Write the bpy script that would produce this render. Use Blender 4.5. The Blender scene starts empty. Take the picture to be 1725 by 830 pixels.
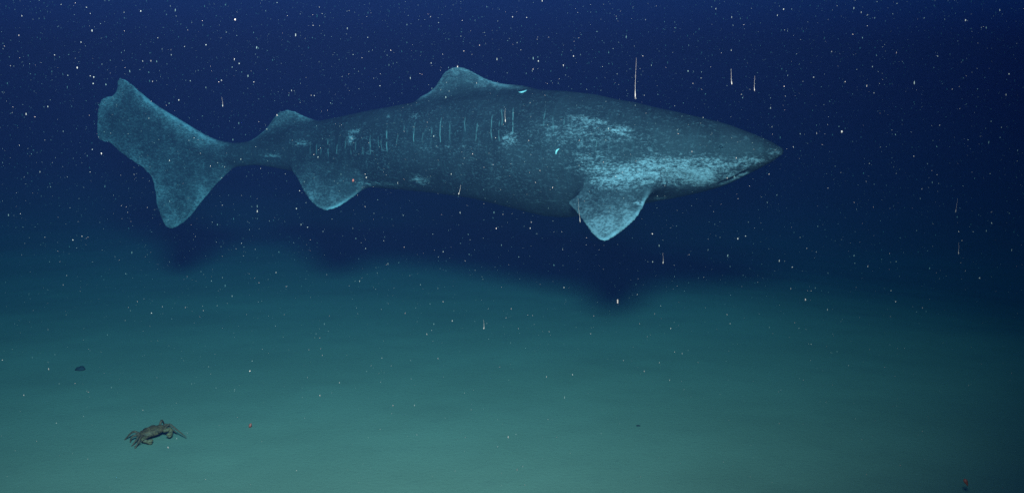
import bpy, math, random
import numpy as np
from mathutils import Vector, Matrix

R = math.radians
random.seed(7); rng = np.random.default_rng(11)
scene = bpy.context.scene
col = scene.collection

# ------------------------------------------------------------------ camera
CAM_H, PITCH, FPX = 1.76, math.atan(295 / 1850), 1850.0      # height above the bottom, downward tilt, focal length in photo px
cam_data = bpy.data.cameras.new('camera')
cam_data.sensor_width = 36.0
cam_data.lens = FPX / 1725 * 36.0
cam_data.clip_start, cam_data.clip_end = 0.05, 500
cam = bpy.data.objects.new('camera', cam_data)
cam.location = (0, 0, CAM_H)
cam.rotation_euler = (math.pi / 2 - PITCH, 0, 0)
col.objects.link(cam)
scene.camera = cam

# ------------------------------------------------------------------ world: even blue ambient added, standing in for light scattered by the water
world = bpy.data.worlds.new('World')
scene.world = world
world.use_nodes = True
bg = world.node_tree.nodes['Background']
bg.inputs['Color'].default_value = (0.04, 0.25, 1.0, 1)
bg.inputs['Strength'].default_value = 0.125

# ------------------------------------------------------------------ the submersible's floodlight, on a boom above the camera
ld = bpy.data.lights.new('submersible_floodlight', 'SPOT')
ld.energy = 3500
ld.color = (1.0, 0.93, 0.99)
ld.spot_size = R(84)
ld.spot_blend = 1.0
ld.shadow_soft_size = 0.42
lamp = bpy.data.objects.new('submersible_floodlight', ld)
lamp.location = (-0.10, 0.0, CAM_H + 1.32)
aim = Vector((-1.7, 14.0, 0.9))
lamp.rotation_euler = (aim - lamp.location).to_track_quat('-Z', 'Y').to_euler()
col.objects.link(lamp)

# ------------------------------------------------------------------ colour management / renderer
vs = scene.view_settings
vs.view_transform = 'Standard'
try: vs.look = 'None'
except Exception: pass
vs.exposure, vs.gamma, vs.use_curve_mapping = 0.0, 1.0, False
scene.cycles.volume_bounces = 1
scene.cycles.max_bounces = 6
scene.cycles.use_denoising = False
WATER_DENSITY = 0.20
WATER_SCATTER = (0.0130, 0.0165, 0.047)
WATER_ABSORB = (0.03, 0.67, 0.81)

# ------------------------------------------------------------------ helpers
def link(o, parent=None):
    col.objects.link(o)
    if parent is not None: o.parent = parent
    return o

def mesh_obj(name, verts, faces, mat, parent=None, smooth=True):
    me = bpy.data.meshes.new(name)
    me.from_pydata([tuple(v) for v in verts], [], [tuple(f) for f in faces])
    if smooth: me.polygons.foreach_set('use_smooth', [True] * len(me.polygons))
    me.materials.append(mat); me.update()
    return link(bpy.data.objects.new(name, me), parent)

def tag(o, label=None, cat=None, group=None, kind=None):
    if label: o['label'] = label
    if cat: o['category'] = cat
    if group: o['group'] = group
    if kind: o['kind'] = kind
    return o

def empty(name, loc, rz=0.0):
    o = bpy.data.objects.new(name, None); o.empty_display_size = 0.1
    o.location = loc; o.rotation_euler = (0, 0, rz)
    return link(o)

CP, SP = math.cos(PITCH), math.sin(PITCH)
def ray(u, v):                                   # photo pixel -> viewing direction in the world
    a, b = (u - 862.5) / FPX, -(v - 415) / FPX
    return Vector((a, CP + b * SP, -SP + b * CP))
def at_depth(u, v, y):                           # point seen at that pixel, y metres in front
    d = ray(u, v); t = y / d.y
    return Vector((d.x * t, y, CAM_H + d.z * t))

class Mat:
    def __init__(s, name):
        s.m = bpy.data.materials.new(name); s.m.use_nodes = True
        s.nt = s.m.node_tree; s.b = s.nt.nodes['Principled BSDF']
    def n(s, t, **kw):
        nd = s.nt.nodes.new(t)
        for k, v in kw.items(): setattr(nd, k, v)
        return nd
    def l(s, a, b): s.nt.links.new(a, b)
    def math(s, op, a, b=None, clamp=False):
        nd = s.n('ShaderNodeMath', operation=op, use_clamp=clamp)
        for i, x in enumerate((a, b)):
            if x is None: continue
            if isinstance(x, (int, float)): nd.inputs[i].default_value = x
            else: s.l(x, nd.inputs[i])
        return nd.outputs[0]
    def ss(s, x, lo, hi):                        # smoothstep
        nd = s.n('ShaderNodeMapRange', interpolation_type='SMOOTHSTEP')
        s.l(x, nd.inputs['Value']); nd.inputs['From Min'].default_value = lo; nd.inputs['From Max'].default_value = hi
        return nd.outputs['Result']
    def noise(s, vec, scale, detail=3, rough=0.55):
        nd = s.n('ShaderNodeTexNoise'); s.l(vec, nd.inputs['Vector'])
        nd.inputs['Scale'].default_value = scale; nd.inputs['Detail'].default_value = detail; nd.inputs['Roughness'].default_value = rough
        return nd.outputs['Fac']
    def mapping(s, vec, scale, loc=(0, 0, 0), rot=(0, 0, 0)):
        nd = s.n('ShaderNodeMapping'); s.l(vec, nd.inputs['Vector'])
        nd.inputs['Scale'].default_value = scale; nd.inputs['Location'].default_value = loc; nd.inputs['Rotation'].default_value = rot
        return nd.outputs['Vector']
    def mix(s, f, a, b):
        nd = s.n('ShaderNodeMix', data_type='RGBA')
        if isinstance(f, (int, float)): nd.inputs[0].default_value = f
        else: s.l(f, nd.inputs[0])
        for i, x in ((6, a), (7, b)):
            if isinstance(x, tuple): nd.inputs[i].default_value = (*x, 1)
            else: s.l(x, nd.inputs[i])
        return nd.outputs[2]
    def bump(s, h, strength, dist):
        nd = s.n('ShaderNodeBump'); s.l(h, nd.inputs['Height'])
        nd.inputs['Strength'].default_value = strength; nd.inputs['Distance'].default_value = dist
        s.l(nd.outputs['Normal'], s.b.inputs['Normal'])

def plain(name, rgb, rough=0.8, nscale=60, var=0.35):
    M = Mat(name); tc = M.n('ShaderNodeTexCoord').outputs['Object']
    f = M.noise(tc, nscale, 4, 0.6)
    c = M.mix(M.ss(f, 0.3, 0.7), tuple(x * (1 - var) for x in rgb), tuple(min(1, x * (1 + var)) for x in rgb))
    M.l(c, M.b.inputs['Base Color']); M.b.inputs['Roughness'].default_value = rough
    M.bump(f, 0.5, 0.004)
    return M.m

# ------------------------------------------------------------------ seabed
def vnoise(x, y, seed):
    r = np.random.default_rng(seed); T = r.random((64, 64))
    xi, yi = np.floor(x).astype(int), np.floor(y).astype(int); fx, fy = x - xi, y - yi
    fx, fy = fx * fx * (3 - 2 * fx), fy * fy * (3 - 2 * fy)
    g = lambda a, b: T[a % 64, b % 64]
    return (g(xi, yi) * (1 - fx) + g(xi + 1, yi) * fx) * (1 - fy) + (g(xi, yi + 1) * (1 - fx) + g(xi + 1, yi + 1) * fx) * fy - 0.5

def bed_height(x, y):
    h = 0.05 * vnoise(x * 0.45 + 9, y * 0.45, 1) + 0.014 * vnoise(x * 1.9, y * 1.9, 2) + 0.004 * vnoise(x * 6, y * 6, 3)
    t = np.clip((0.72 * (x - 0.9) + 0.69 * (y - 8.6)) / 6.0, 0, 1)      # the bottom falls away gently to the far right
    return h - 0.006 * np.clip(x, 0, 12) - 0.48 * t * t * (3 - 2 * t)

def build_seabed():
    gx = np.concatenate([np.linspace(-60, -7, 60)[:-1], np.linspace(-7, 7, 320), np.linspace(7, 60, 60)[1:]])
    gy = np.concatenate([np.linspace(-6, 3, 30)[:-1], np.linspace(3, 14, 260), np.linspace(14, 150, 90)[1:]])
    X, Y = np.meshgrid(gx, gy, indexing='ij'); Z = bed_height(X, Y)
    nx, ny = X.shape
    V = np.stack([X, Y, Z], -1).reshape(-1, 3)
    i, j = np.meshgrid(np.arange(nx - 1), np.arange(ny - 1), indexing='ij')
    a = (i * ny + j).ravel(); F = np.stack([a, a + ny, a + ny + 1, a + 1], -1)
    M = Mat('sediment'); tc = M.n('ShaderNodeTexCoord').outputs['Object']
    big = M.noise(tc, 0.7, 4, 0.6); fine = M.noise(tc, 45, 5, 0.7); mid = M.noise(tc, 7, 4, 0.6)
    c = M.mix(M.ss(big, 0.35, 0.65), (0.27, 0.262, 0.183), (0.30, 0.292, 0.205))
    c = M.mix(M.math('MULTIPLY', M.ss(fine, 0.58, 0.75), 0.45), c, (0.18, 0.175, 0.135))
    c = M.mix(M.math('MULTIPLY', M.ss(mid, 0.56, 0.75), 0.25), c, (0.215, 0.21, 0.16))
    M.l(c, M.b.inputs['Base Color']); M.b.inputs['Roughness'].default_value = 1.0
    M.b.inputs['Specular IOR Level'].default_value = 0.1
    M.bump(M.math('ADD', fine, M.math('MULTIPLY', mid, 0.5)), 0.25, 0.012)
    me = bpy.data.meshes.new('seabed'); me.from_pydata(V.tolist(), [], F.tolist())
    me.polygons.foreach_set('use_smooth', [True] * len(me.polygons)); me.materials.append(M.m)
    return tag(link(bpy.data.objects.new('seabed', me)), 'smooth pale sediment sea floor fading into dark water', kind='structure')
build_seabed()
def bed_z(x, y): return float(bed_height(np.array(x), np.array(y)))
def on_bed(u, v):
    d = ray(u, v); t = CAM_H / -d.z
    for _ in range(6):
        t = (CAM_H - bed_z(d.x * t, d.y * t)) / -d.z
    return Vector((d.x * t, d.y * t, CAM_H + d.z * t))

# ------------------------------------------------------------------ shark: one continuous body grown from a distance field
YAW = R(-26.0); SH = Vector((-0.02, 6.38, 0.0)); KT = 0.050
ex, ey = Vector((math.cos(YAW), math.sin(YAW), 0)), Vector((-math.sin(YAW), math.cos(YAW), 0))
def spine(s): return -KT * np.minimum(np.asarray(s, float) + 1.1, 0) ** 2        # the tail swings a little towards the camera
def to_local(p): q = p - SH; return np.array([q.dot(ex), q.dot(ey), q.z])
def side(u, v):                                   # pixel -> (s, z) on the shark's (bent) mid plane
    d = ray(u, v); o = Vector((0, 0, CAM_H)); off = 0.0
    for _ in range(12):
        t = (off - (o - SH).dot(ey)) / d.dot(ey); L = to_local(o + d * t); off = float(spine(L[0]))
    return L[0], L[2]
def on_plane(u, v, p0, nrm):                      # pixel -> local point on a plane
    o = to_local(Vector((0, 0, CAM_H))); d = ray(u, v); dl = np.array([d.dot(ex), d.dot(ey), d.z])
    return o + dl * (np.dot(p0 - o, nrm) / np.dot(dl, nrm))
def smooth_loop(P, sub=5, closed=True):           # Catmull-Rom
    P = np.asarray(P, float); n = len(P); out = []
    for i in range(n):
        p0, p1, p2, p3 = (P[(i + k) % n] for k in (-1, 0, 1, 2))
        for t in np.arange(sub) / sub:
            out.append(0.5 * (2 * p1 + (p2 - p0) * t + (2 * p0 - 5 * p1 + 4 * p2 - p3) * t * t + (3 * p1 - p0 - 3 * p2 + p3) * t ** 3))
    return np.array(out)
def poly_sdf(P, X, Y):                            # positive inside
    d2 = np.full(X.shape, 1e9, np.float32); inside = np.zeros(X.shape, bool)
    for i in range(len(P)):
        a, b = P[i], P[(i + 1) % len(P)]; e = b - a; L = max(e @ e, 1e-12)
        t = np.clip(((X - a[0]) * e[0] + (Y - a[1]) * e[1]) / L, 0, 1)
        d2 = np.minimum(d2, (X - a[0] - e[0] * t) ** 2 + (Y - a[1] - e[1] * t) ** 2)
        c = (a[1] > Y) != (b[1] > Y)
        inside ^= c & (X < (b[0] - a[0]) * (Y - a[1]) / (b[1] - a[1] + 1e-12) + a[0])
    d = np.sqrt(d2); return np.where(inside, d, -d)
def smin(a, b, k):
    h = np.maximum(k - np.abs(a - b), 0) / k
    return np.minimum(a, b) - h * h * k * 0.25

PROFILE = [  # u, back v, belly v, width / height
 (1319, 251.5, 257, 1.5), (1313, 246.5, 265, 1.3), (1301, 240, 273.5, 1.2), (1286, 233, 281, 1.12), (1270, 226.5, 289, 1.08), (1247, 218, 301, 1.04), (1232, 212, 309, 1.0),
 (1208, 205, 317.5, .98), (1170, 196, 327, .96), (1131, 187, 335, .95), (1097, 180, 341, .94), (1070, 173, 347, .93), (1030, 166, 356, .92), (1000, 159, 361, .91),
 (958, 154, 366, .90), (920, 151.5, 363, .90), (880, 151.5, 353, .90), (830, 155, 341, .88), (797, 158, 333, .87), (734, 166, 324.5, .85), (690, 174, 320.5, .82),
 (640, 183, 316.5, .79), (600, 191, 313.5, .76), (577, 196, 310.5, .74), (542, 203, 303, .70), (520, 208, 297, .68), (490, 217, 288, .66), (460, 229, 282, .66), (430, 239, 278, .70),
 (412, 242, 275, .72), (390, 243, 272, .66), (365, 239, 266, .5), (335, 227, 252, .42), (300, 207, 230, .36), (265, 185, 205, .34), (240, 168, 184, .34), (228, 166, 174, .3)]
DORSAL1 = [(714, 168), (722, 160), (731, 149), (746, 126), (758, 115.5), (771, 112), (785, 115), (806, 126), (828, 137), (853, 145), (876, 149.5), (888, 160), (850, 178), (790, 182), (740, 180)]
DORSAL2 = [(428, 243), (435, 231), (451, 213), (461, 198), (471, 188), (483, 185), (494, 187), (508, 193), (524, 204), (528, 218), (500, 228), (455, 246)]
CAUDAL = [(203, 131), (198.5, 135), (197, 151), (190, 160), (174, 165), (166, 177), (164.5, 194), (164, 222), (168.5, 237), (184, 240), (195, 250), (217, 267), (242, 284), (255, 299),
 (261, 320), (265.5, 349), (274.5, 374), (286, 385), (303, 379.5), (321, 364), (339.5, 341), (361, 315), (383, 293), (397, 281), (420, 272), (420, 246), (390, 246), (354, 235),
 (336, 224), (311, 208), (282, 190.5), (256, 174), (238, 156.5), (220, 140)]
PECTORAL = [(1100, 300), (1093, 321), (1087, 339), (1073.5, 362), (1054, 381.5), (1035, 395), (1020, 403.5), (1009, 402), (996, 391), (981, 370), (967.5, 353), (959, 341), (975, 334), (992, 322), (1004, 296), (1040, 284), (1080, 286)]
PELVIC = [(497, 284), (501, 299), (511, 322), (526, 342), (541, 352), (554, 353), (572, 346), (592, 332), (607, 318), (614, 300), (590, 284), (550, 276), (515, 277)]

def build_shark():
    H = 0.0105
    # body profile along the axis
    ss_, zt, zb, wr = [], [], [], []
    for u, vt, vb, w in PROFILE:
        a, b = side(u, vt), side(u, vb); ss_.append((a[0] + b[0]) / 2); zt.append(a[1]); zb.append(b[1]); wr.append(w)
    o = np.argsort(ss_); ss_, zt, zb, wr = (np.array(x)[o] for x in (ss_, zt, zb, wr))
    s0, s1 = side(160, 190)[0] - 0.06, ss_[-1] + 0.05
    z0, z1 = side(287, 390)[1] - 0.05, side(771, 108)[1] + 0.08
    S = np.arange(s0, s1, H, dtype=np.float32); Nn = np.arange(-0.98, 0.98, H, dtype=np.float32); Z = np.arange(z0, z1, H, dtype=np.float32)
    def ip(y):
        v = np.interp(S, ss_, y); k = np.ones(7) / 7
        return np.convolve(np.pad(v, 3, mode='edge'), k, 'valid')
    T, B, Wr = ip(zt), ip(zb), ip(wr)
    hh = np.maximum((T - B) / 2, 0.006); zc = (T + B) / 2; ww = np.maximum(hh * Wr, 0.006); yc = spine(S)
    beyond = np.maximum(ss_[0] - S, S - ss_[-1])
    P = (Nn[None, :] - yc[:, None]); Q = (Z[None, :] - zc[:, None])
    # flatter belly and slightly peaked back: superellipse-like blend
    a0 = (P / ww[:, None]) ** 2; b0 = (Q / hh[:, None]) ** 2
    a1 = (P / ww[:, None] ** 2) ** 2; b1 = (Q / hh[:, None] ** 2) ** 2
    k0 = np.sqrt(a0[:, :, None] + b0[:, None, :]); k1 = np.sqrt(a1[:, :, None] + b1[:, None, :]) + 1e-6
    F = (k0 * (k0 - 1) / k1).astype(np.float32); del k0, k1
    F = np.maximum(F, beyond[:, None, None].astype(np.float32))
    # fins in the mid plane
    SX, ZX = np.meshgrid(S, Z, indexing='ij')
    fin2d = {}
    absn = np.abs(P)
    for nm, poly, tmax, kk in (('d1', DORSAL1, .030, .09), ('d2', DORSAL2, .024, .07), ('c', CAUDAL, .020, .06)):
        pl = smooth_loop([side(*p) for p in poly]); e = poly_sdf(pl, SX, ZX); fin2d[nm] = e
        t = np.where(e > 0, 0.0062 + tmax * (1 - np.exp(-np.maximum(e, 0) / 0.13)), 0.0062)
        f = absn[:, :, None] - t[:, None, :]
        eo = np.maximum(-e + 0.0, 0)[:, None, :]
        f = np.where(eo > 0, np.sqrt(eo ** 2 + np.maximum(f, 0) ** 2), np.maximum(f, -np.maximum(e, 0)[:, None, :])).astype(np.float32)
        F = smin(F, f, kk)
    # paired fins, each in its own tilted plane
    pairs = []
    def paired(poly, base_px, lat, th, sweep, tmax, kk, far_th, E=0.1):
        sb, zb_ = side(*base_px); p0 = np.array([sb, float(spine(sb)) - lat, zb_])
        def frame(th_, sg):
            d = np.array([sweep, -math.cos(th_) * sg, -math.sin(th_)]); d /= np.linalg.norm(d)
            x = np.array([1.0, 0, 0]); x -= d * (x @ d); x /= np.linalg.norm(x)
            return x, d, np.cross(x, d)
        x, d, n = frame(th, 1)
        P2 = [((q - p0) @ x, (q - p0) @ d) for q in (on_plane(u, v, p0, n) for u, v in poly)]
        pl = smooth_loop(P2)
        for sg, tt in ((1, th), (-1, far_th)):
            pp = p0.copy()
            if sg < 0: pp[1] = 2 * float(spine(sb)) - p0[1]
            x, d, n = frame(tt, sg)
            W = np.array([pp + x * a + d * b for a, b in pl]); lo, hi = W.min(0) - 0.16, W.max(0) + 0.16
            i0, i1 = np.searchsorted(S, [lo[0], hi[0]]); j0, j1 = np.searchsorted(Nn, [lo[1], hi[1]]); k0_, k1_ = np.searchsorted(Z, [lo[2], hi[2]])
            g = np.stack(np.meshgrid(S[i0:i1], Nn[j0:j1], Z[k0_:k1_], indexing='ij'), -1) - pp
            A, Bq, C = g @ x, g @ d, g @ n
            e = poly_sdf(pl[::2], A, Bq)
            # gently cupped blade
            C = C - 0.25 * (A ** 2) * 0.5 - 0.10 * np.maximum(Bq, 0) ** 2
            t = 0.0062 + tmax * (1 - np.exp(-np.maximum(e, 0) / E))
            f = np.abs(C) - t; eo = np.maximum(-e, 0)
            f = np.where(eo > 0, np.sqrt(eo ** 2 + np.maximum(f, 0) ** 2), np.maximum(f, -np.maximum(e, 0))).astype(np.float32)
            F[i0:i1, j0:j1, k0_:k1_] = smin(F[i0:i1, j0:j1, k0_:k1_], f, kk)
            pairs.append((pp, x, d, n, pl))
    paired(PECTORAL, (1045, 312), 0.27, R(43), 0.0, .030, .15, R(14))
    paired(PELVIC, (556, 290), 0.10, R(62), 0.0, .022, .09, R(16))
    def half_w(s, z):
        i = np.clip(np.searchsorted(S, s), 0, len(S) - 1); q = 1 - ((z - zc[i]) / hh[i]) ** 2
        return ww[i] * math.sqrt(max(q, 0.02)), yc[i]
    def flank(u, v):                              # pixel -> (s, z) where the near flank is seen
        d = ray(u, v); o = Vector((0, 0, CAM_H)); off = 0.0
        for _ in range(14):
            t = (off - (o - SH).dot(ey)) / d.dot(ey); L = to_local(o + d * t); w, c = half_w(L[0], L[2]); off = 0.5 * off + 0.5 * (c - w)
        return L[0], L[2]
    # mouth groove and gill slits: thin channels cut into the skin of both flanks
    def channel(pts, r0):
        L = [np.array([*flank(*p)]) for p in pts]; dense = []
        for a, b in zip(L[:-1], L[1:]):
            m = max(2, int(np.linalg.norm(b - a) / (H * 0.8)))
            dense += [a + (b - a) * t for t in np.arange(m) / m]
        for (s, z) in dense:
            w, c = half_w(s, z)
            for sg in (-1, 1):
                cpt = np.array([s, c + sg * w, z]); r = 0.05
                i0, i1 = np.searchsorted(S, [s - r, s + r]); j0, j1 = np.searchsorted(Nn, [cpt[1] - r, cpt[1] + r]); k0_, k1_ = np.searchsorted(Z, [z - r, z + r])
                g = np.stack(np.meshgrid(S[i0:i1] - s, Nn[j0:j1] - cpt[1], Z[k0_:k1_] - z, indexing='ij'), -1)
                f = r0 - np.sqrt((g ** 2).sum(-1))
                blk = F[i0:i1, j0:j1, k0_:k1_]; F[i0:i1, j0:j1, k0_:k1_] = -smin(-blk, -f, 0.012)
    channel([(1214, 309), (1232, 303), (1246, 295), (1262, 288)], 0.013)
    for k, (u, va, vb) in enumerate(((1165, 297, 314), (1153, 295, 314), (1141, 292, 313), (1129, 289, 311), (1117, 286, 308))):
        channel([(u, va), (u - 2, (va + vb) / 2), (u - 1, vb)], 0.011)

    # ---- surface nets
    neg = F < 0
    c8 = np.zeros(tuple(n - 1 for n in F.shape), np.int8)
    offs = [(i, j, k) for i in (0, 1) for j in (0, 1) for k in (0, 1)]
    n0, n1, n2 = c8.shape
    for (i, j, k) in offs: c8 += neg[i:i + n0, j:j + n1, k:k + n2]
    act = np.argwhere((c8 > 0) & (c8 < 8)); idx = np.full(c8.shape, -1, np.int32); idx[tuple(act.T)] = np.arange(len(act))
    vals = np.stack([F[act[:, 0] + i, act[:, 1] + j, act[:, 2] + k] for (i, j, k) in offs], 1)
    acc = np.zeros((len(act), 3)); cnt = np.zeros(len(act))
    for p in range(8):
        for q in range(p + 1, 8):
            a, b = np.array(offs[p]), np.array(offs[q])
            if np.abs(a - b).sum() != 1: continue
            va, vb = vals[:, p], vals[:, q]; m = (va < 0) != (vb < 0)
            t = va[m] / (va[m] - vb[m]); acc[m] += a + (b - a) * t[:, None]; cnt[m] += 1
    V = act + acc / cnt[:, None]
    V = V * H + np.array([S[0], Nn[0], Z[0]])
    faces = []
    for ax in range(3):
        a1, a2 = (ax + 1) % 3, (ax + 2) % 3
        sl0 = [slice(None)] * 3; sl1 = [slice(None)] * 3; sl0[ax] = slice(0, -1); sl1[ax] = slice(1, None)
        ch = neg[tuple(sl0)] != neg[tuple(sl1)]; E = np.argwhere(ch)
        E = E[(E[:, a1] > 0) & (E[:, a2] > 0) & (E[:, a1] < F.shape[a1] - 1) & (E[:, a2] < F.shape[a2] - 1)]
        fl = neg[tuple(E.T)]
        def cell(d1, d2):
            C = E.copy(); C[:, a1] -= d1; C[:, a2] -= d2; return idx[tuple(C.T)]
        q = np.stack([cell(1, 1), cell(0, 1), cell(0, 0), cell(1, 0)], 1)
        q[~fl] = q[~fl][:, ::-1]; faces.append(q)
    faces = np.concatenate(faces)
    # one light relaxation pass to take the grid out of the surface
    for _ in range(2):
        sm = np.zeros_like(V); c = np.zeros(len(V))
        for a in range(4):
            b = (a + 1) % 4
            np.add.at(sm, faces[:, a], V[faces[:, b]]); np.add.at(c, faces[:, a], 1)
            np.add.at(sm, faces[:, b], V[faces[:, a]]); np.add.at(c, faces[:, b], 1)
        V = V * 0.55 + 0.45 * sm / c[:, None]

    # ---- pale markings stored per vertex: skin mottling plus light painted on the lower head
    vs_, vn, vz = V[:, 0], V[:, 1], V[:, 2]
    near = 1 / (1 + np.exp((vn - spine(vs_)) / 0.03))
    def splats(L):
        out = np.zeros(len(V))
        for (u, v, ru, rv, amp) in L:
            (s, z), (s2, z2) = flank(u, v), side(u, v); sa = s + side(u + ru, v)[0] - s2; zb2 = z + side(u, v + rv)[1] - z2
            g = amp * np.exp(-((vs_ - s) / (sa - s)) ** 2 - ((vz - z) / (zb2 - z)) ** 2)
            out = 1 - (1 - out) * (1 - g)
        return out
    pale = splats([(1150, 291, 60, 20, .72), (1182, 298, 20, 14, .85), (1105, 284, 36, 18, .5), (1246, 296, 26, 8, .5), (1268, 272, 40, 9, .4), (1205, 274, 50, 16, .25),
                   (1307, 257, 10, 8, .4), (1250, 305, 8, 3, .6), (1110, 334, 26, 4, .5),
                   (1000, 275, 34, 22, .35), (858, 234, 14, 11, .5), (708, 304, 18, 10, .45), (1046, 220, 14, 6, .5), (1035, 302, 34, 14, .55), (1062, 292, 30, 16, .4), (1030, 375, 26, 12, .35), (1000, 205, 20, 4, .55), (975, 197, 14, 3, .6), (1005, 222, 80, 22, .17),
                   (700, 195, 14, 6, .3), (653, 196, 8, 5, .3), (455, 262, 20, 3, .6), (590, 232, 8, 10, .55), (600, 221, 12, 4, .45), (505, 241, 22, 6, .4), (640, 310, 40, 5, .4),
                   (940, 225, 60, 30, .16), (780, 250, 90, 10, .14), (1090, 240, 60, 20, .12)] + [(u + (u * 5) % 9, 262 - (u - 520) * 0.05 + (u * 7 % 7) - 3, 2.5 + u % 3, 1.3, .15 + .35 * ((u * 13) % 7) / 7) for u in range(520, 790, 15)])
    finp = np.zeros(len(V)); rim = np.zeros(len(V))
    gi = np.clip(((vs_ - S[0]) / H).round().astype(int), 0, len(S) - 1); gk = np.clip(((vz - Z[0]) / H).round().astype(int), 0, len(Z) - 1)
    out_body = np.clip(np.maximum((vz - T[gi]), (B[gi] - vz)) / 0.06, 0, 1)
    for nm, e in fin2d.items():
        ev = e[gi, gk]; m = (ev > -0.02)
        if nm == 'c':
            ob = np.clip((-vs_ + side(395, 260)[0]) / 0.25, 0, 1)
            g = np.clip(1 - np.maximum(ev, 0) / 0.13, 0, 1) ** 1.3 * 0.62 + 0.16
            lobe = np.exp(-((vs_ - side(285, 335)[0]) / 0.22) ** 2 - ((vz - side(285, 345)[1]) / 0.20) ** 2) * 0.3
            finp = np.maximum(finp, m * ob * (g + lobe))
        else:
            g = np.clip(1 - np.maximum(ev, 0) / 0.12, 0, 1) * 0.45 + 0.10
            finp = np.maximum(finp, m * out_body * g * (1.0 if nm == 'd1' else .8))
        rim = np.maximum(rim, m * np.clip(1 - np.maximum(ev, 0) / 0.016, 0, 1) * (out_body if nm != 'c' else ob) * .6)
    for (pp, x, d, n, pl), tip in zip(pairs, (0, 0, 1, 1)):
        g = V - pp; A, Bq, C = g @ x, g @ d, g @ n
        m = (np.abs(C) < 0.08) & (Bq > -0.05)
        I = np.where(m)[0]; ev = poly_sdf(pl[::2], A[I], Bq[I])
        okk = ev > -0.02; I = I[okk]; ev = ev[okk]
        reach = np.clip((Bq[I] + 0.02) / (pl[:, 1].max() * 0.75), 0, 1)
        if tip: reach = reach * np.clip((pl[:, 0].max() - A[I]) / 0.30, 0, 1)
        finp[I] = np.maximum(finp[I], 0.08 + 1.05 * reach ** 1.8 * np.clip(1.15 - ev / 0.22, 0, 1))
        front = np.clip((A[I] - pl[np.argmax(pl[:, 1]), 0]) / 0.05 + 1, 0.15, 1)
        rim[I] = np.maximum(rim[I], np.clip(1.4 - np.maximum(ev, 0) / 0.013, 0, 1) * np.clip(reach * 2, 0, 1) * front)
    me = bpy.data.meshes.new('shark'); me.from_pydata(V.tolist(), [], faces.tolist())
    me.polygons.foreach_set('use_smooth', [True] * len(me.polygons))
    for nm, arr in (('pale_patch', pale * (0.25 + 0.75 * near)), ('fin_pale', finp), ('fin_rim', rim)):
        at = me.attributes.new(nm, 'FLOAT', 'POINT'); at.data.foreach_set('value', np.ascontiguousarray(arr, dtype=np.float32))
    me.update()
    # ---- skin
    M = Mat('shark_skin'); tc = M.n('ShaderNodeTexCoord').outputs['Object']
    sep = M.n('ShaderNodeSeparateXYZ'); M.l(tc, sep.inputs[0]); sx, sz = sep.outputs['X'], sep.outputs['Z']
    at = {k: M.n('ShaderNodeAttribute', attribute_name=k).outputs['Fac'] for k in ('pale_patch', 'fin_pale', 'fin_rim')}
    grain = M.noise(M.mapping(tc, (1, 1, 1.9)), 58, 4, 0.80)          # denticle mottling, drawn out along the body
    streak = M.noise(M.mapping(tc, (1, 1, 3.0)), 19, 6, 0.76)
    vert = M.noise(M.mapping(tc, (4.5, 1, 0.8)), 9, 4, 0.65)
    blot = M.noise(tc, 4.2, 4, 0.6)
    base = M.mix(M.ss(blot, 0.35, 0.68), (0.033, 0.0255, 0.028), (0.055, 0.043, 0.046))
    base = M.mix(M.math('MULTIPLY', M.ss(vert, 0.52, 0.66), 0.6), base, (0.062, 0.056, 0.060))
    base = M.mix(M.math('MULTIPLY', M.ss(streak, 0.58, 0.70), 0.60), base, (0.125, 0.11, 0.118))
    base = M.mix(M.math('MULTIPLY', M.ss(grain, 0.54, 0.64), M.math('MULTIPLY', M.ss(M.noise(M.mapping(tc, (1, 1, 1.6)), 2.6, 3, 0.6), 0.40, 0.62), 0.85)), base, (0.115, 0.102, 0.11))
    # pale worn patches with lower-head light painted in, broken up by the grain
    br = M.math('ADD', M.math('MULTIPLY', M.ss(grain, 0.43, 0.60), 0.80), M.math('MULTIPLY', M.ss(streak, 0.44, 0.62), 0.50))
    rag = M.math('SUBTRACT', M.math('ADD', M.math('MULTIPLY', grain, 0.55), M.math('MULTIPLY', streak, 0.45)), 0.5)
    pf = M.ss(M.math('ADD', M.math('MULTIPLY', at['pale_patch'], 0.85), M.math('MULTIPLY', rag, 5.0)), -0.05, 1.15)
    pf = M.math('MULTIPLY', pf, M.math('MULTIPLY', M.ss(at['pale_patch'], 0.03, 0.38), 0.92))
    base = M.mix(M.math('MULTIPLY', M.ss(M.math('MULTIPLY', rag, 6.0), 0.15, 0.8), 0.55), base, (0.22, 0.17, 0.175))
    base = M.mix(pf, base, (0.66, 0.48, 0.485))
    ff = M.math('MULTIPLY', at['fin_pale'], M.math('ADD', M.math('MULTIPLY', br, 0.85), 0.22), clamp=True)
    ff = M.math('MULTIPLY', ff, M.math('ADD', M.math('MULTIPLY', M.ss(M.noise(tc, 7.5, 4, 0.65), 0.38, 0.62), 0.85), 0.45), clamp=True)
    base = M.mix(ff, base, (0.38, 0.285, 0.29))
    base = M.mix(M.math('MULTIPLY', at['fin_rim'], M.math('ADD', 0.2, M.math('MULTIPLY', M.ss(M.noise(tc, 9, 3), 0.38, 0.6), 0.65))), base, (0.70, 0.58, 0.60))
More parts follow.
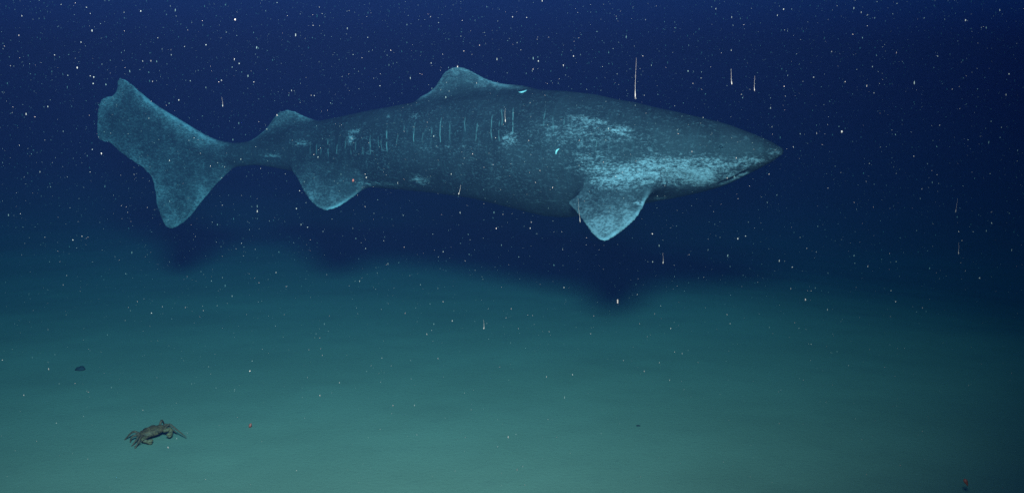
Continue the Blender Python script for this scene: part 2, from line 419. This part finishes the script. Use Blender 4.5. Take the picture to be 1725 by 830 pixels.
    # thin upright scars along the flank
    scars = [(523, 241, 262, .35), (534, 241, 262, .5), (541, 248, 262, .3), (553, 232, 265, .7), (568, 242, 260, .5), (582, 232, 258, .45), (591, 238, 262, .5), (599, 237, 260, .5), (611, 246, 262, .4), (624, 227, 262, .7),
             (638, 228, 250, .35), (643, 234, 256, .4), (653, 211, 258, 1.), (669, 226, 242, .4), (681, 211, 238, .4), (699, 205, 252, 1.), (712, 222, 240, .3), (726, 214, 246, .6), (743, 196, 250, .8), (758, 205, 240, .4), (767, 214, 236, .35),
             (784, 196, 224, .5), (803, 205, 240, .5), (829, 192, 238, .65), (841, 200, 240, .55), (846, 182, 215, .5), (865, 180, 228, .75), (918, 182, 215, .4), (932, 195, 225, .3), (950, 195, 212, .3), (1005, 235, 256, .3)]
    wob = M.math('MULTIPLY', M.math('SUBTRACT', M.noise(tc, 11, 2), 0.5), 0.022)
    tot = None
    for (u, va, vb, amp) in scars:
        lean = random.uniform(-0.8, 2.2); (sa, za), (sb, zb2) = flank(u + lean, va), flank(u - lean, vb)
        zm, zh = (za + zb2) / 2, (za - zb2) / 2; kx = (sa - sb) / (za - zb2)
        dx = M.math('SUBTRACT', M.math('ADD', sx, wob), M.math('ADD', M.math('MULTIPLY', sz, kx), sa - kx * za))
        lx = M.math('SUBTRACT', 1.0, M.math('MULTIPLY', M.math('ABSOLUTE', dx), 1 / 0.0056), clamp=True)
        lz = M.math('MULTIPLY', M.math('SUBTRACT', 1.0, M.math('MULTIPLY', M.math('ABSOLUTE', M.math('SUBTRACT', sz, zm)), 1 / zh), clamp=True), 3.0, clamp=True)
        p = M.math('MULTIPLY', M.math('MULTIPLY', lx, lz), amp)
        tot = p if tot is None else M.math('MAXIMUM', tot, p)
    brk = M.ss(M.noise(tc, 30, 2), 0.33, 0.55)
    base = M.mix(M.math('MULTIPLY', M.math('MULTIPLY', tot, brk), 0.75), base, (0.50, 0.47, 0.44))
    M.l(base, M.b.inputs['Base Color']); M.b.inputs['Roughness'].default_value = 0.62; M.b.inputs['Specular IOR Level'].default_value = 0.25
    M.bump(M.math('ADD', grain, streak), 0.5, 0.008)
    me.materials.append(M.m)
    o = link(bpy.data.objects.new('shark', me)); o.location = SH; o.rotation_euler = (0, 0, YAW)
    tag(o, 'large grey mottled shark swimming to the right above the seabed', 'shark')

    # eyes, one on each side
    def surf(u, v, sg=-1):
        s, z = flank(u, v); w, c = half_w(s, z); return np.array([s, c + sg * w, z])
    em = plain('eye_dark', (0.02, 0.022, 0.025), 0.6, 30, 0.2)
    for sg in (-1, 1):
        p = surf(1214, 248, sg); vv, fc = uv_ball(10, 8)
        mesh_obj('eye', [p + np.array(q) * np.array([0.011, 0.006, 0.009]) for q in vv], fc, em, o)
    return o, surf

def uv_ball(n, m):
    v = [(0, 0, 1.0)]; f = []
    for i in range(1, m):
        a = math.pi * i / m
        for j in range(n): b = 2 * math.pi * j / n; v.append((math.sin(a) * math.cos(b), math.sin(a) * math.sin(b), math.cos(a)))
    v.append((0, 0, -1.0)); L = len(v) - 1
    for j in range(n):
        f.append((0, 1 + j, 1 + (j + 1) % n))
        for i in range(m - 2): a, b = 1 + i * n, 1 + (i + 1) * n; f.append((a + j, b + j, b + (j + 1) % n, a + (j + 1) % n))
        f.append((L, 1 + (m - 2) * n + (j + 1) % n, 1 + (m - 2) * n + j))
    return v, f

shark, shark_surface = build_shark()

# ------------------------------------------------------------------ tubes
def tube(path, radii, n=8):
    """tapered tube with rounded ends through the points"""
    P = [Vector(p) for p in path]; v, f = [], []
    up = Vector((0.13, 0.31, 1)).normalized()
    for i, p in enumerate(P):
        t = (P[min(i + 1, len(P) - 1)] - P[max(i - 1, 0)]).normalized()
        a = t.cross(up); a = a.normalized() if a.length > 1e-4 else Vector((1, 0, 0)); b = t.cross(a)
        for j in range(n):
            w = 2 * math.pi * j / n; v.append(p + (a * math.cos(w) + b * math.sin(w)) * radii[i])
    for i in range(len(P) - 1):
        for j in range(n): f.append((i * n + j, i * n + (j + 1) % n, (i + 1) * n + (j + 1) % n, (i + 1) * n + j))
    f.append(tuple(range(n))[::-1]); f.append(tuple((len(P) - 1) * n + j for j in range(n)))
    return v, f
def bez(pts, m):
    P = [Vector(p) for p in pts]; out = []
    for i in range(len(P) - 1):
        p0, p1, p2, p3 = P[max(i - 1, 0)], P[i], P[i + 1], P[min(i + 2, len(P) - 1)]
        for k in range(m):
            t = k / m; out.append(0.5 * (2 * p1 + (p2 - p0) * t + (2 * p0 - 5 * p1 + 4 * p2 - p3) * t * t + (3 * p1 - p0 - 3 * p2 + p3) * t ** 3))
    return out + [P[-1]]

# ------------------------------------------------------------------ pale flecks clinging to the shark
fleck_m = plain('fleck_white', (0.85, 0.82, 0.74), 0.6, 120, 0.1)
def fleck(pts, r, label):
    Wp = []
    for u, v in pts:
        L = shark_surface(u, v); L[1] -= 0.012; Wp.append(SH + ex * L[0] + ey * L[1] + Vector((0, 0, L[2])))
    path = bez(Wp, 4); n = len(path)
    v, f = tube(path, [r * (0.25 + math.sin(math.pi * min(max(i / (n - 1), .04), .96)) * .9) for i in range(n)])
    tag(mesh_obj('white_fleck', v, f, fleck_m), label, 'fleck', 'pale flecks on the shark')
fleck([(943.5, 250.5), (940, 253), (938.5, 256), (938, 260)], 0.0050, 'small bright white curved fleck on the shark flank behind the pectoral fin')
fleck([(875, 155), (880, 155.5), (885, 154), (889, 152)], 0.0045, 'pale curved fleck on the shark back just ahead of the first dorsal fin')

# ------------------------------------------------------------------ crab on the seabed
def build_crab():
    c = on_bed(258, 738); c.z = bed_z(c.x, c.y)
    root = empty('crab', c); root.rotation_euler = (0, R(-7), R(43)); root.scale = (0.74, 0.74, 0.68)
    tag(root, 'small brown crab with folded legs resting on the seabed, lower left', 'crab')
    shell = plain('crab_shell', (0.19, 0.065, 0.026), 0.7, 70, 0.55); limb = plain('crab_limb', (0.17, 0.058, 0.028), 0.7, 90, 0.5); pal = plain('crab_claw', (0.26, 0.115, 0.05), 0.65, 80, 0.35)
    vv, fc = uv_ball(22, 14); V = []
    for x, y, z in vv:                                   # lumpy carapace: wide, blunt front, ridged top
        r = 1 + 0.10 * math.sin(7 * x + 2 * y) * math.cos(5 * y - 3 * z) + 0.06 * math.sin(15 * x) * math.sin(13 * y + 9 * z)
        k = (1 - 0.25 * y) if y < 0 else 1
        V.append((x * 0.082 * r * k, y * 0.052 * r, 0.048 + z * (0.034 if z > 0 else 0.022) * r + (0.010 * abs(math.sin(6 * x)) if z > .3 else 0)))
    mesh_obj('carapace', V, fc, shell, root)
    r_ = random.Random(3)
    for sg in (-1, 1):                                   # four walking legs on each side: up, over the knee, down to the mud
        for k in range(4):
            y = 0.030 - k * 0.022; fan = (k - 1.2) * 0.035
            kx = (0.100 if sg > 0 else 0.118) + 0.025 * r_.random(); hz = 0.062 + 0.028 * r_.random()
            pts = [(sg * 0.062, y, 0.045), (sg * (0.095), y + fan * .4 * -1, hz), (sg * kx, y - fan, 0.055), (sg * (kx + .012 + (.02 if sg > 0 else .06) * r_.random()), y - fan * (1 + 1.4 * r_.random()), 0.004)]
            v, f = tube(bez(pts, 4), [0.008, .0085, .0085, .008, .0085, .0075, .0068, .0065, .0058, .0045, .004, .003, .002], 7)
            mesh_obj('leg', v, f, limb, root)
        # claw arms curled in front of the body
        pts = [(sg * 0.060, -0.040, 0.045), (sg * 0.095, -0.070, 0.050), (sg * 0.078, -0.098, 0.032)]
        v, f = tube(bez(pts, 4), [0.012, .013, .0135, .014, .014, .014, .013, .012, .011], 8)
        arm = mesh_obj('claw_arm', v, f, pal, root)
        for q, (dx, dz) in enumerate(((-.036, .008), (-.028, -.012))):
            p0 = Vector((sg * 0.080, -0.100, 0.032)); pts = [p0, p0 + Vector((sg * dx * .5, -.012, dz)), p0 + Vector((sg * dx, -.004, dz * .4))]
            v, f = tube(bez(pts, 4), [0.014, .015, .0145, .0135, .012, .010, .008, .005, .002] if q == 0 else [.010, .010, .009, .008, .007, .006, .005, .003, .002], 7)
            mesh_obj('pincer', v, f, pal, arm)
        v, f = tube(bez([(sg * 0.018, -0.056, 0.052), (sg * 0.020, -0.064, 0.058), (sg * 0.022, -0.068, 0.064)], 3), [.004, .004, .004, .004, .0045, .005, .004], 6)
        mesh_obj('eyestalk', v, f, limb, root)
    v, f = tube(bez([(-0.03, -0.06, 0.05), (-0.10, -0.10, 0.06), (-0.17, -0.10, 0.035)], 5), [.0035] * 5 + [.0025] * 5 + [.0015], 6)
    mesh_obj('antenna', v, f, limb, root)
    return root
build_crab()

# ------------------------------------------------------------------ small lumps and red specks
lump_m = plain('dark_lump', (0.035, 0.032, 0.035), 0.9, 40, 0.4)
def lump(u, v, r, sq, label, seed):
    c = on_bed(u, v); q = random.Random(seed); vv, fc = uv_ball(12, 8); V = []
    a, b = q.random() * 6, q.random() * 6
    for x, y, z in vv:
        k = r * (1 + 0.22 * math.sin(3 * x + a) * math.cos(4 * y + b) + 0.08 * math.sin(9 * z + a))
        V.append((x * k * 1.25, y * k, z * k * sq))
    o = mesh_obj('lump', V, fc, lump_m); o.location = (c.x, c.y, bed_z(c.x, c.y) + r * sq * 0.35)
    tag(o, label, 'lump', 'dark lumps on the seabed')
lump(136, 623, 0.022, 0.75, 'dark round lump on the seabed at the far left, up from the crab', 1)
lump(1075, 717, 0.008, 0.5, 'tiny black lump on the bare seabed, lower right of centre', 2)

red_m = plain('red_body', (0.95, 0.10, 0.06), 0.5, 80, 0.25)
def red_speck(p, L, r, tilt, label):
    path = [p + Vector((math.cos(tilt) * (t - .5) * L, 0, math.sin(tilt) * (t - .5) * L + 0.12 * L * math.sin(math.pi * t))) for t in np.linspace(0, 1, 8)]
    v, f = tube(path, [r * k for k in (.35, .75, 1, 1, .9, .7, .5, .25)], 7)
    tag(mesh_obj('red_speck', v, f, red_m), label, 'speck', 'red specks')
red_speck(on_bed(422, 720) + Vector((0, 0, 0.012)), 0.024, 0.0075, R(65), 'small red speck on the seabed to the right of the crab')
red_speck(at_depth(1627, 812, 4.4), 0.034, 0.0085, R(-60), 'red speck with a pale end near the lower right corner')
red_speck(at_depth(595, 304, 4.6), 0.013, 0.0050, R(80), 'tiny reddish speck drifting in front of the shark pelvic fin')

# ------------------------------------------------------------------ marine snow
snow_m = plain('marine_snow', (0.62, 0.33, 0.26), 0.9, 300, 0.15)
def strand(u, v0, v1, y, r, lean, label):
    a, b = at_depth(u + lean, v0, y), at_depth(u, v1, y); pts = []
    for t in np.linspace(0, 1, 14):
        p = a.lerp(b, t) + Vector((0.0006 * math.sin(5 * t + u), 0.001 * math.cos(4 * t + u), 0)); pts.append(p)
    rr = [r * (0.08 + 0.24 * t ** 2) for t in np.linspace(0, 1, 14)]; rr[-3] = r * .55; rr[-2] = r * .8; rr[-1] = r * .4
    v, f = tube(pts, rr, 6)
    tag(mesh_obj('snow_thread', v, f, snow_m), label, 'snow thread', 'white threads of marine snow')
for a in [(b[0], b[1], b[2], b[3], b[4] * 0.62, b[5], b[6]) for b in [(1070, 98, 167, 2.6, .0022, 1.5, 'long thin white thread hanging above the shark head, longest of the threads'),
          (1233, 116, 143, 2.6, .0026, -2, 'short bright white thread above the snout, left one of the pair'),
          (1271, 128, 154, 2.6, .0022, 0, 'short thin white thread above the snout, right one of the pair'),
          (977, 334, 375, 3.0, .0018, -3, 'thin pinkish thread hanging in front of the pectoral fin'),
          (815, 538, 554, 2.8, .0024, 0, 'white thread with a bright knob over the seabed below the shark belly'),
          (773, 312, 328, 2.8, .0024, 3, 'short white thread in front of the shark belly'),
          (1117, 426, 444, 2.8, .0022, 0, 'short white thread in the dark water below the shark head'),
          (851, 183, 206, 2.8, .0020, 0, 'thin white thread in front of the flank below the first dorsal fin'),
          (375, 163, 180, 2.8, .0014, -1, 'faint short thread above the shark tail stalk'),
          (1610, 334, 358, 2.8, .0014, 3, 'faint grey thread in the open water near the right edge'),
          (1615, 408, 428, 2.8, .0020, 0, 'thread at the right edge hanging below the faint grey one')]]:
    strand(*a)

def build_snow():
    t = (1 + 5 ** .5) / 2
    ico = np.array([(-1, t, 0), (1, t, 0), (-1, -t, 0), (1, -t, 0), (0, -1, t), (0, 1, t), (0, -1, -t), (0, 1, -t), (t, 0, -1), (t, 0, 1), (-t, 0, -1), (-t, 0, 1)]) / math.sqrt(1 + t * t)
    icf = np.array([(0, 11, 5), (0, 5, 1), (0, 1, 7), (0, 7, 10), (0, 10, 11), (1, 5, 9), (5, 11, 4), (11, 10, 2), (10, 7, 6), (7, 1, 8), (3, 9, 4), (3, 4, 2), (3, 2, 6), (3, 6, 8), (3, 8, 9), (4, 9, 5), (2, 4, 11), (6, 2, 10), (8, 6, 7), (9, 8, 1)])
    C, Rr, El = [], [], []
    N = 120000
    x = rng.uniform(-6, 6, N); y = 1.9 + 8.0 * rng.random(N) ** 0.8; z = rng.uniform(0.15, 4.6, N)
    keep = rng.random(N) < np.clip(0.42 + 0.35 * (z - 0.8) - 0.03 * x, 0.22, 1)      # thicker towards the top left
    x, y, z = x[keep], y[keep], z[keep]
    r = 0.00033 * (rng.pareto(2.6, len(x)) + 1); r = np.minimum(r, 0.0014) * (0.7 + 0.12 * y)
    C = np.stack([x, y, z], -1); El = 1 + rng.random(len(x)) ** 3 * 3.0
    big = [(347, 76, 3.0), (1418, 222, 3.4), (1099, 394, 2.6), (1243, 402, 3.2), (158, 130, 2.6), (157, 141, 2.4), (152, 128, 2.0), (491, 153, 2.6), (1650, 468, 3.0), (762, 540, 2.6), (1509, 508, 2.4), (283, 753, 2.6), (255, 527, 2.8),
           (617, 299, 3.0), (887, 30, 2.2), (1320, 16, 2.6), (966, 95, 2.0), (771, 113, 2.4), (209, 21, 2.2), (237, 19, 2.4), (301, 169, 2.2), (130, 114, 2.4), (103, 8, 1.8), (640, 145, 2.0), (907, 103, 2.4), (950, 484, 2.6), (465, 459, 2.4),
           (1232, 85, 2.0), (1553, 318, 1.8), (1700, 125, 2.6), (92, 93, 2.0), (266, 64, 2.2), (1580, 95, 2.2), (1615, 390, 2.6), (925, 558, 1.8), (995, 562, 1.8), (123, 404, 3.0), (95, 712, 1.8), (4, 606, 2.2), (1130, 553, 1.8), (1225, 300, 1.6)]
    B = np.array([at_depth(u, v, 2.7 + 0.9 * rng.random()) for u, v, _ in big]); br = np.array([k * 0.00060 for _, _, k in big])
    C = np.concatenate([C, B]); r = np.concatenate([r, br]); El = np.concatenate([El, 1 + 0.8 * rng.random(len(B))])
    n = len(C)
    A = rng.normal(size=(n, 3, 3)); Q, _ = np.linalg.qr(A)
    base = np.einsum('nij,kj->nki', Q, ico) * (1 + 0.3 * rng.normal(size=(n, 12, 1)).clip(-1.5, 1.5))
    base = base * r[:, None, None]; base[:, :, 2] *= El[:, None]
    V = (base + C[:, None, :]).reshape(-1, 3); F = (icf[None] + (np.arange(n) * 12)[:, None, None]).reshape(-1, 3)
    me = bpy.data.meshes.new('marine_snow'); me.from_pydata(V.tolist(), [], F.tolist()); me.materials.append(snow_m)
    tag(link(bpy.data.objects.new('marine_snow', me)), 'countless pale specks of marine snow drifting through the water', kind='stuff')
build_snow()

# ------------------------------------------------------------------ the water itself
def build_haze():
    x, y0, y1, z0, z1 = 61.0, -7.0, 151.0, -2.2, 5.0
    v = [(sx * x, y, z) for z in (z0, z1) for y in (y0, y1) for sx in (-1, 1)]
    f = [(0, 2, 3, 1), (4, 5, 7, 6), (0, 1, 5, 4), (2, 6, 7, 3), (0, 4, 6, 2), (1, 3, 7, 5)]
    m = bpy.data.materials.new('sea_water_haze'); m.use_nodes = True; nt = m.node_tree
    for nd in list(nt.nodes):
        if nd.type == 'BSDF_PRINCIPLED': nt.nodes.remove(nd)
    pv = nt.nodes.new('ShaderNodeVolumePrincipled'); out = [n for n in nt.nodes if n.type == 'OUTPUT_MATERIAL'][0]
    pv.inputs['Color'].default_value = (*WATER_SCATTER, 1); pv.inputs['Absorption Color'].default_value = (*WATER_ABSORB, 1)
    pv.inputs['Density'].default_value = WATER_DENSITY; pv.inputs['Anisotropy'].default_value = 0.0
    nt.links.new(pv.outputs[0], out.inputs['Volume'])
    o = mesh_obj('haze', v, f, m, smooth=False)
    tag(o, 'deep blue sea water filling the scene', kind='stuff')
build_haze()
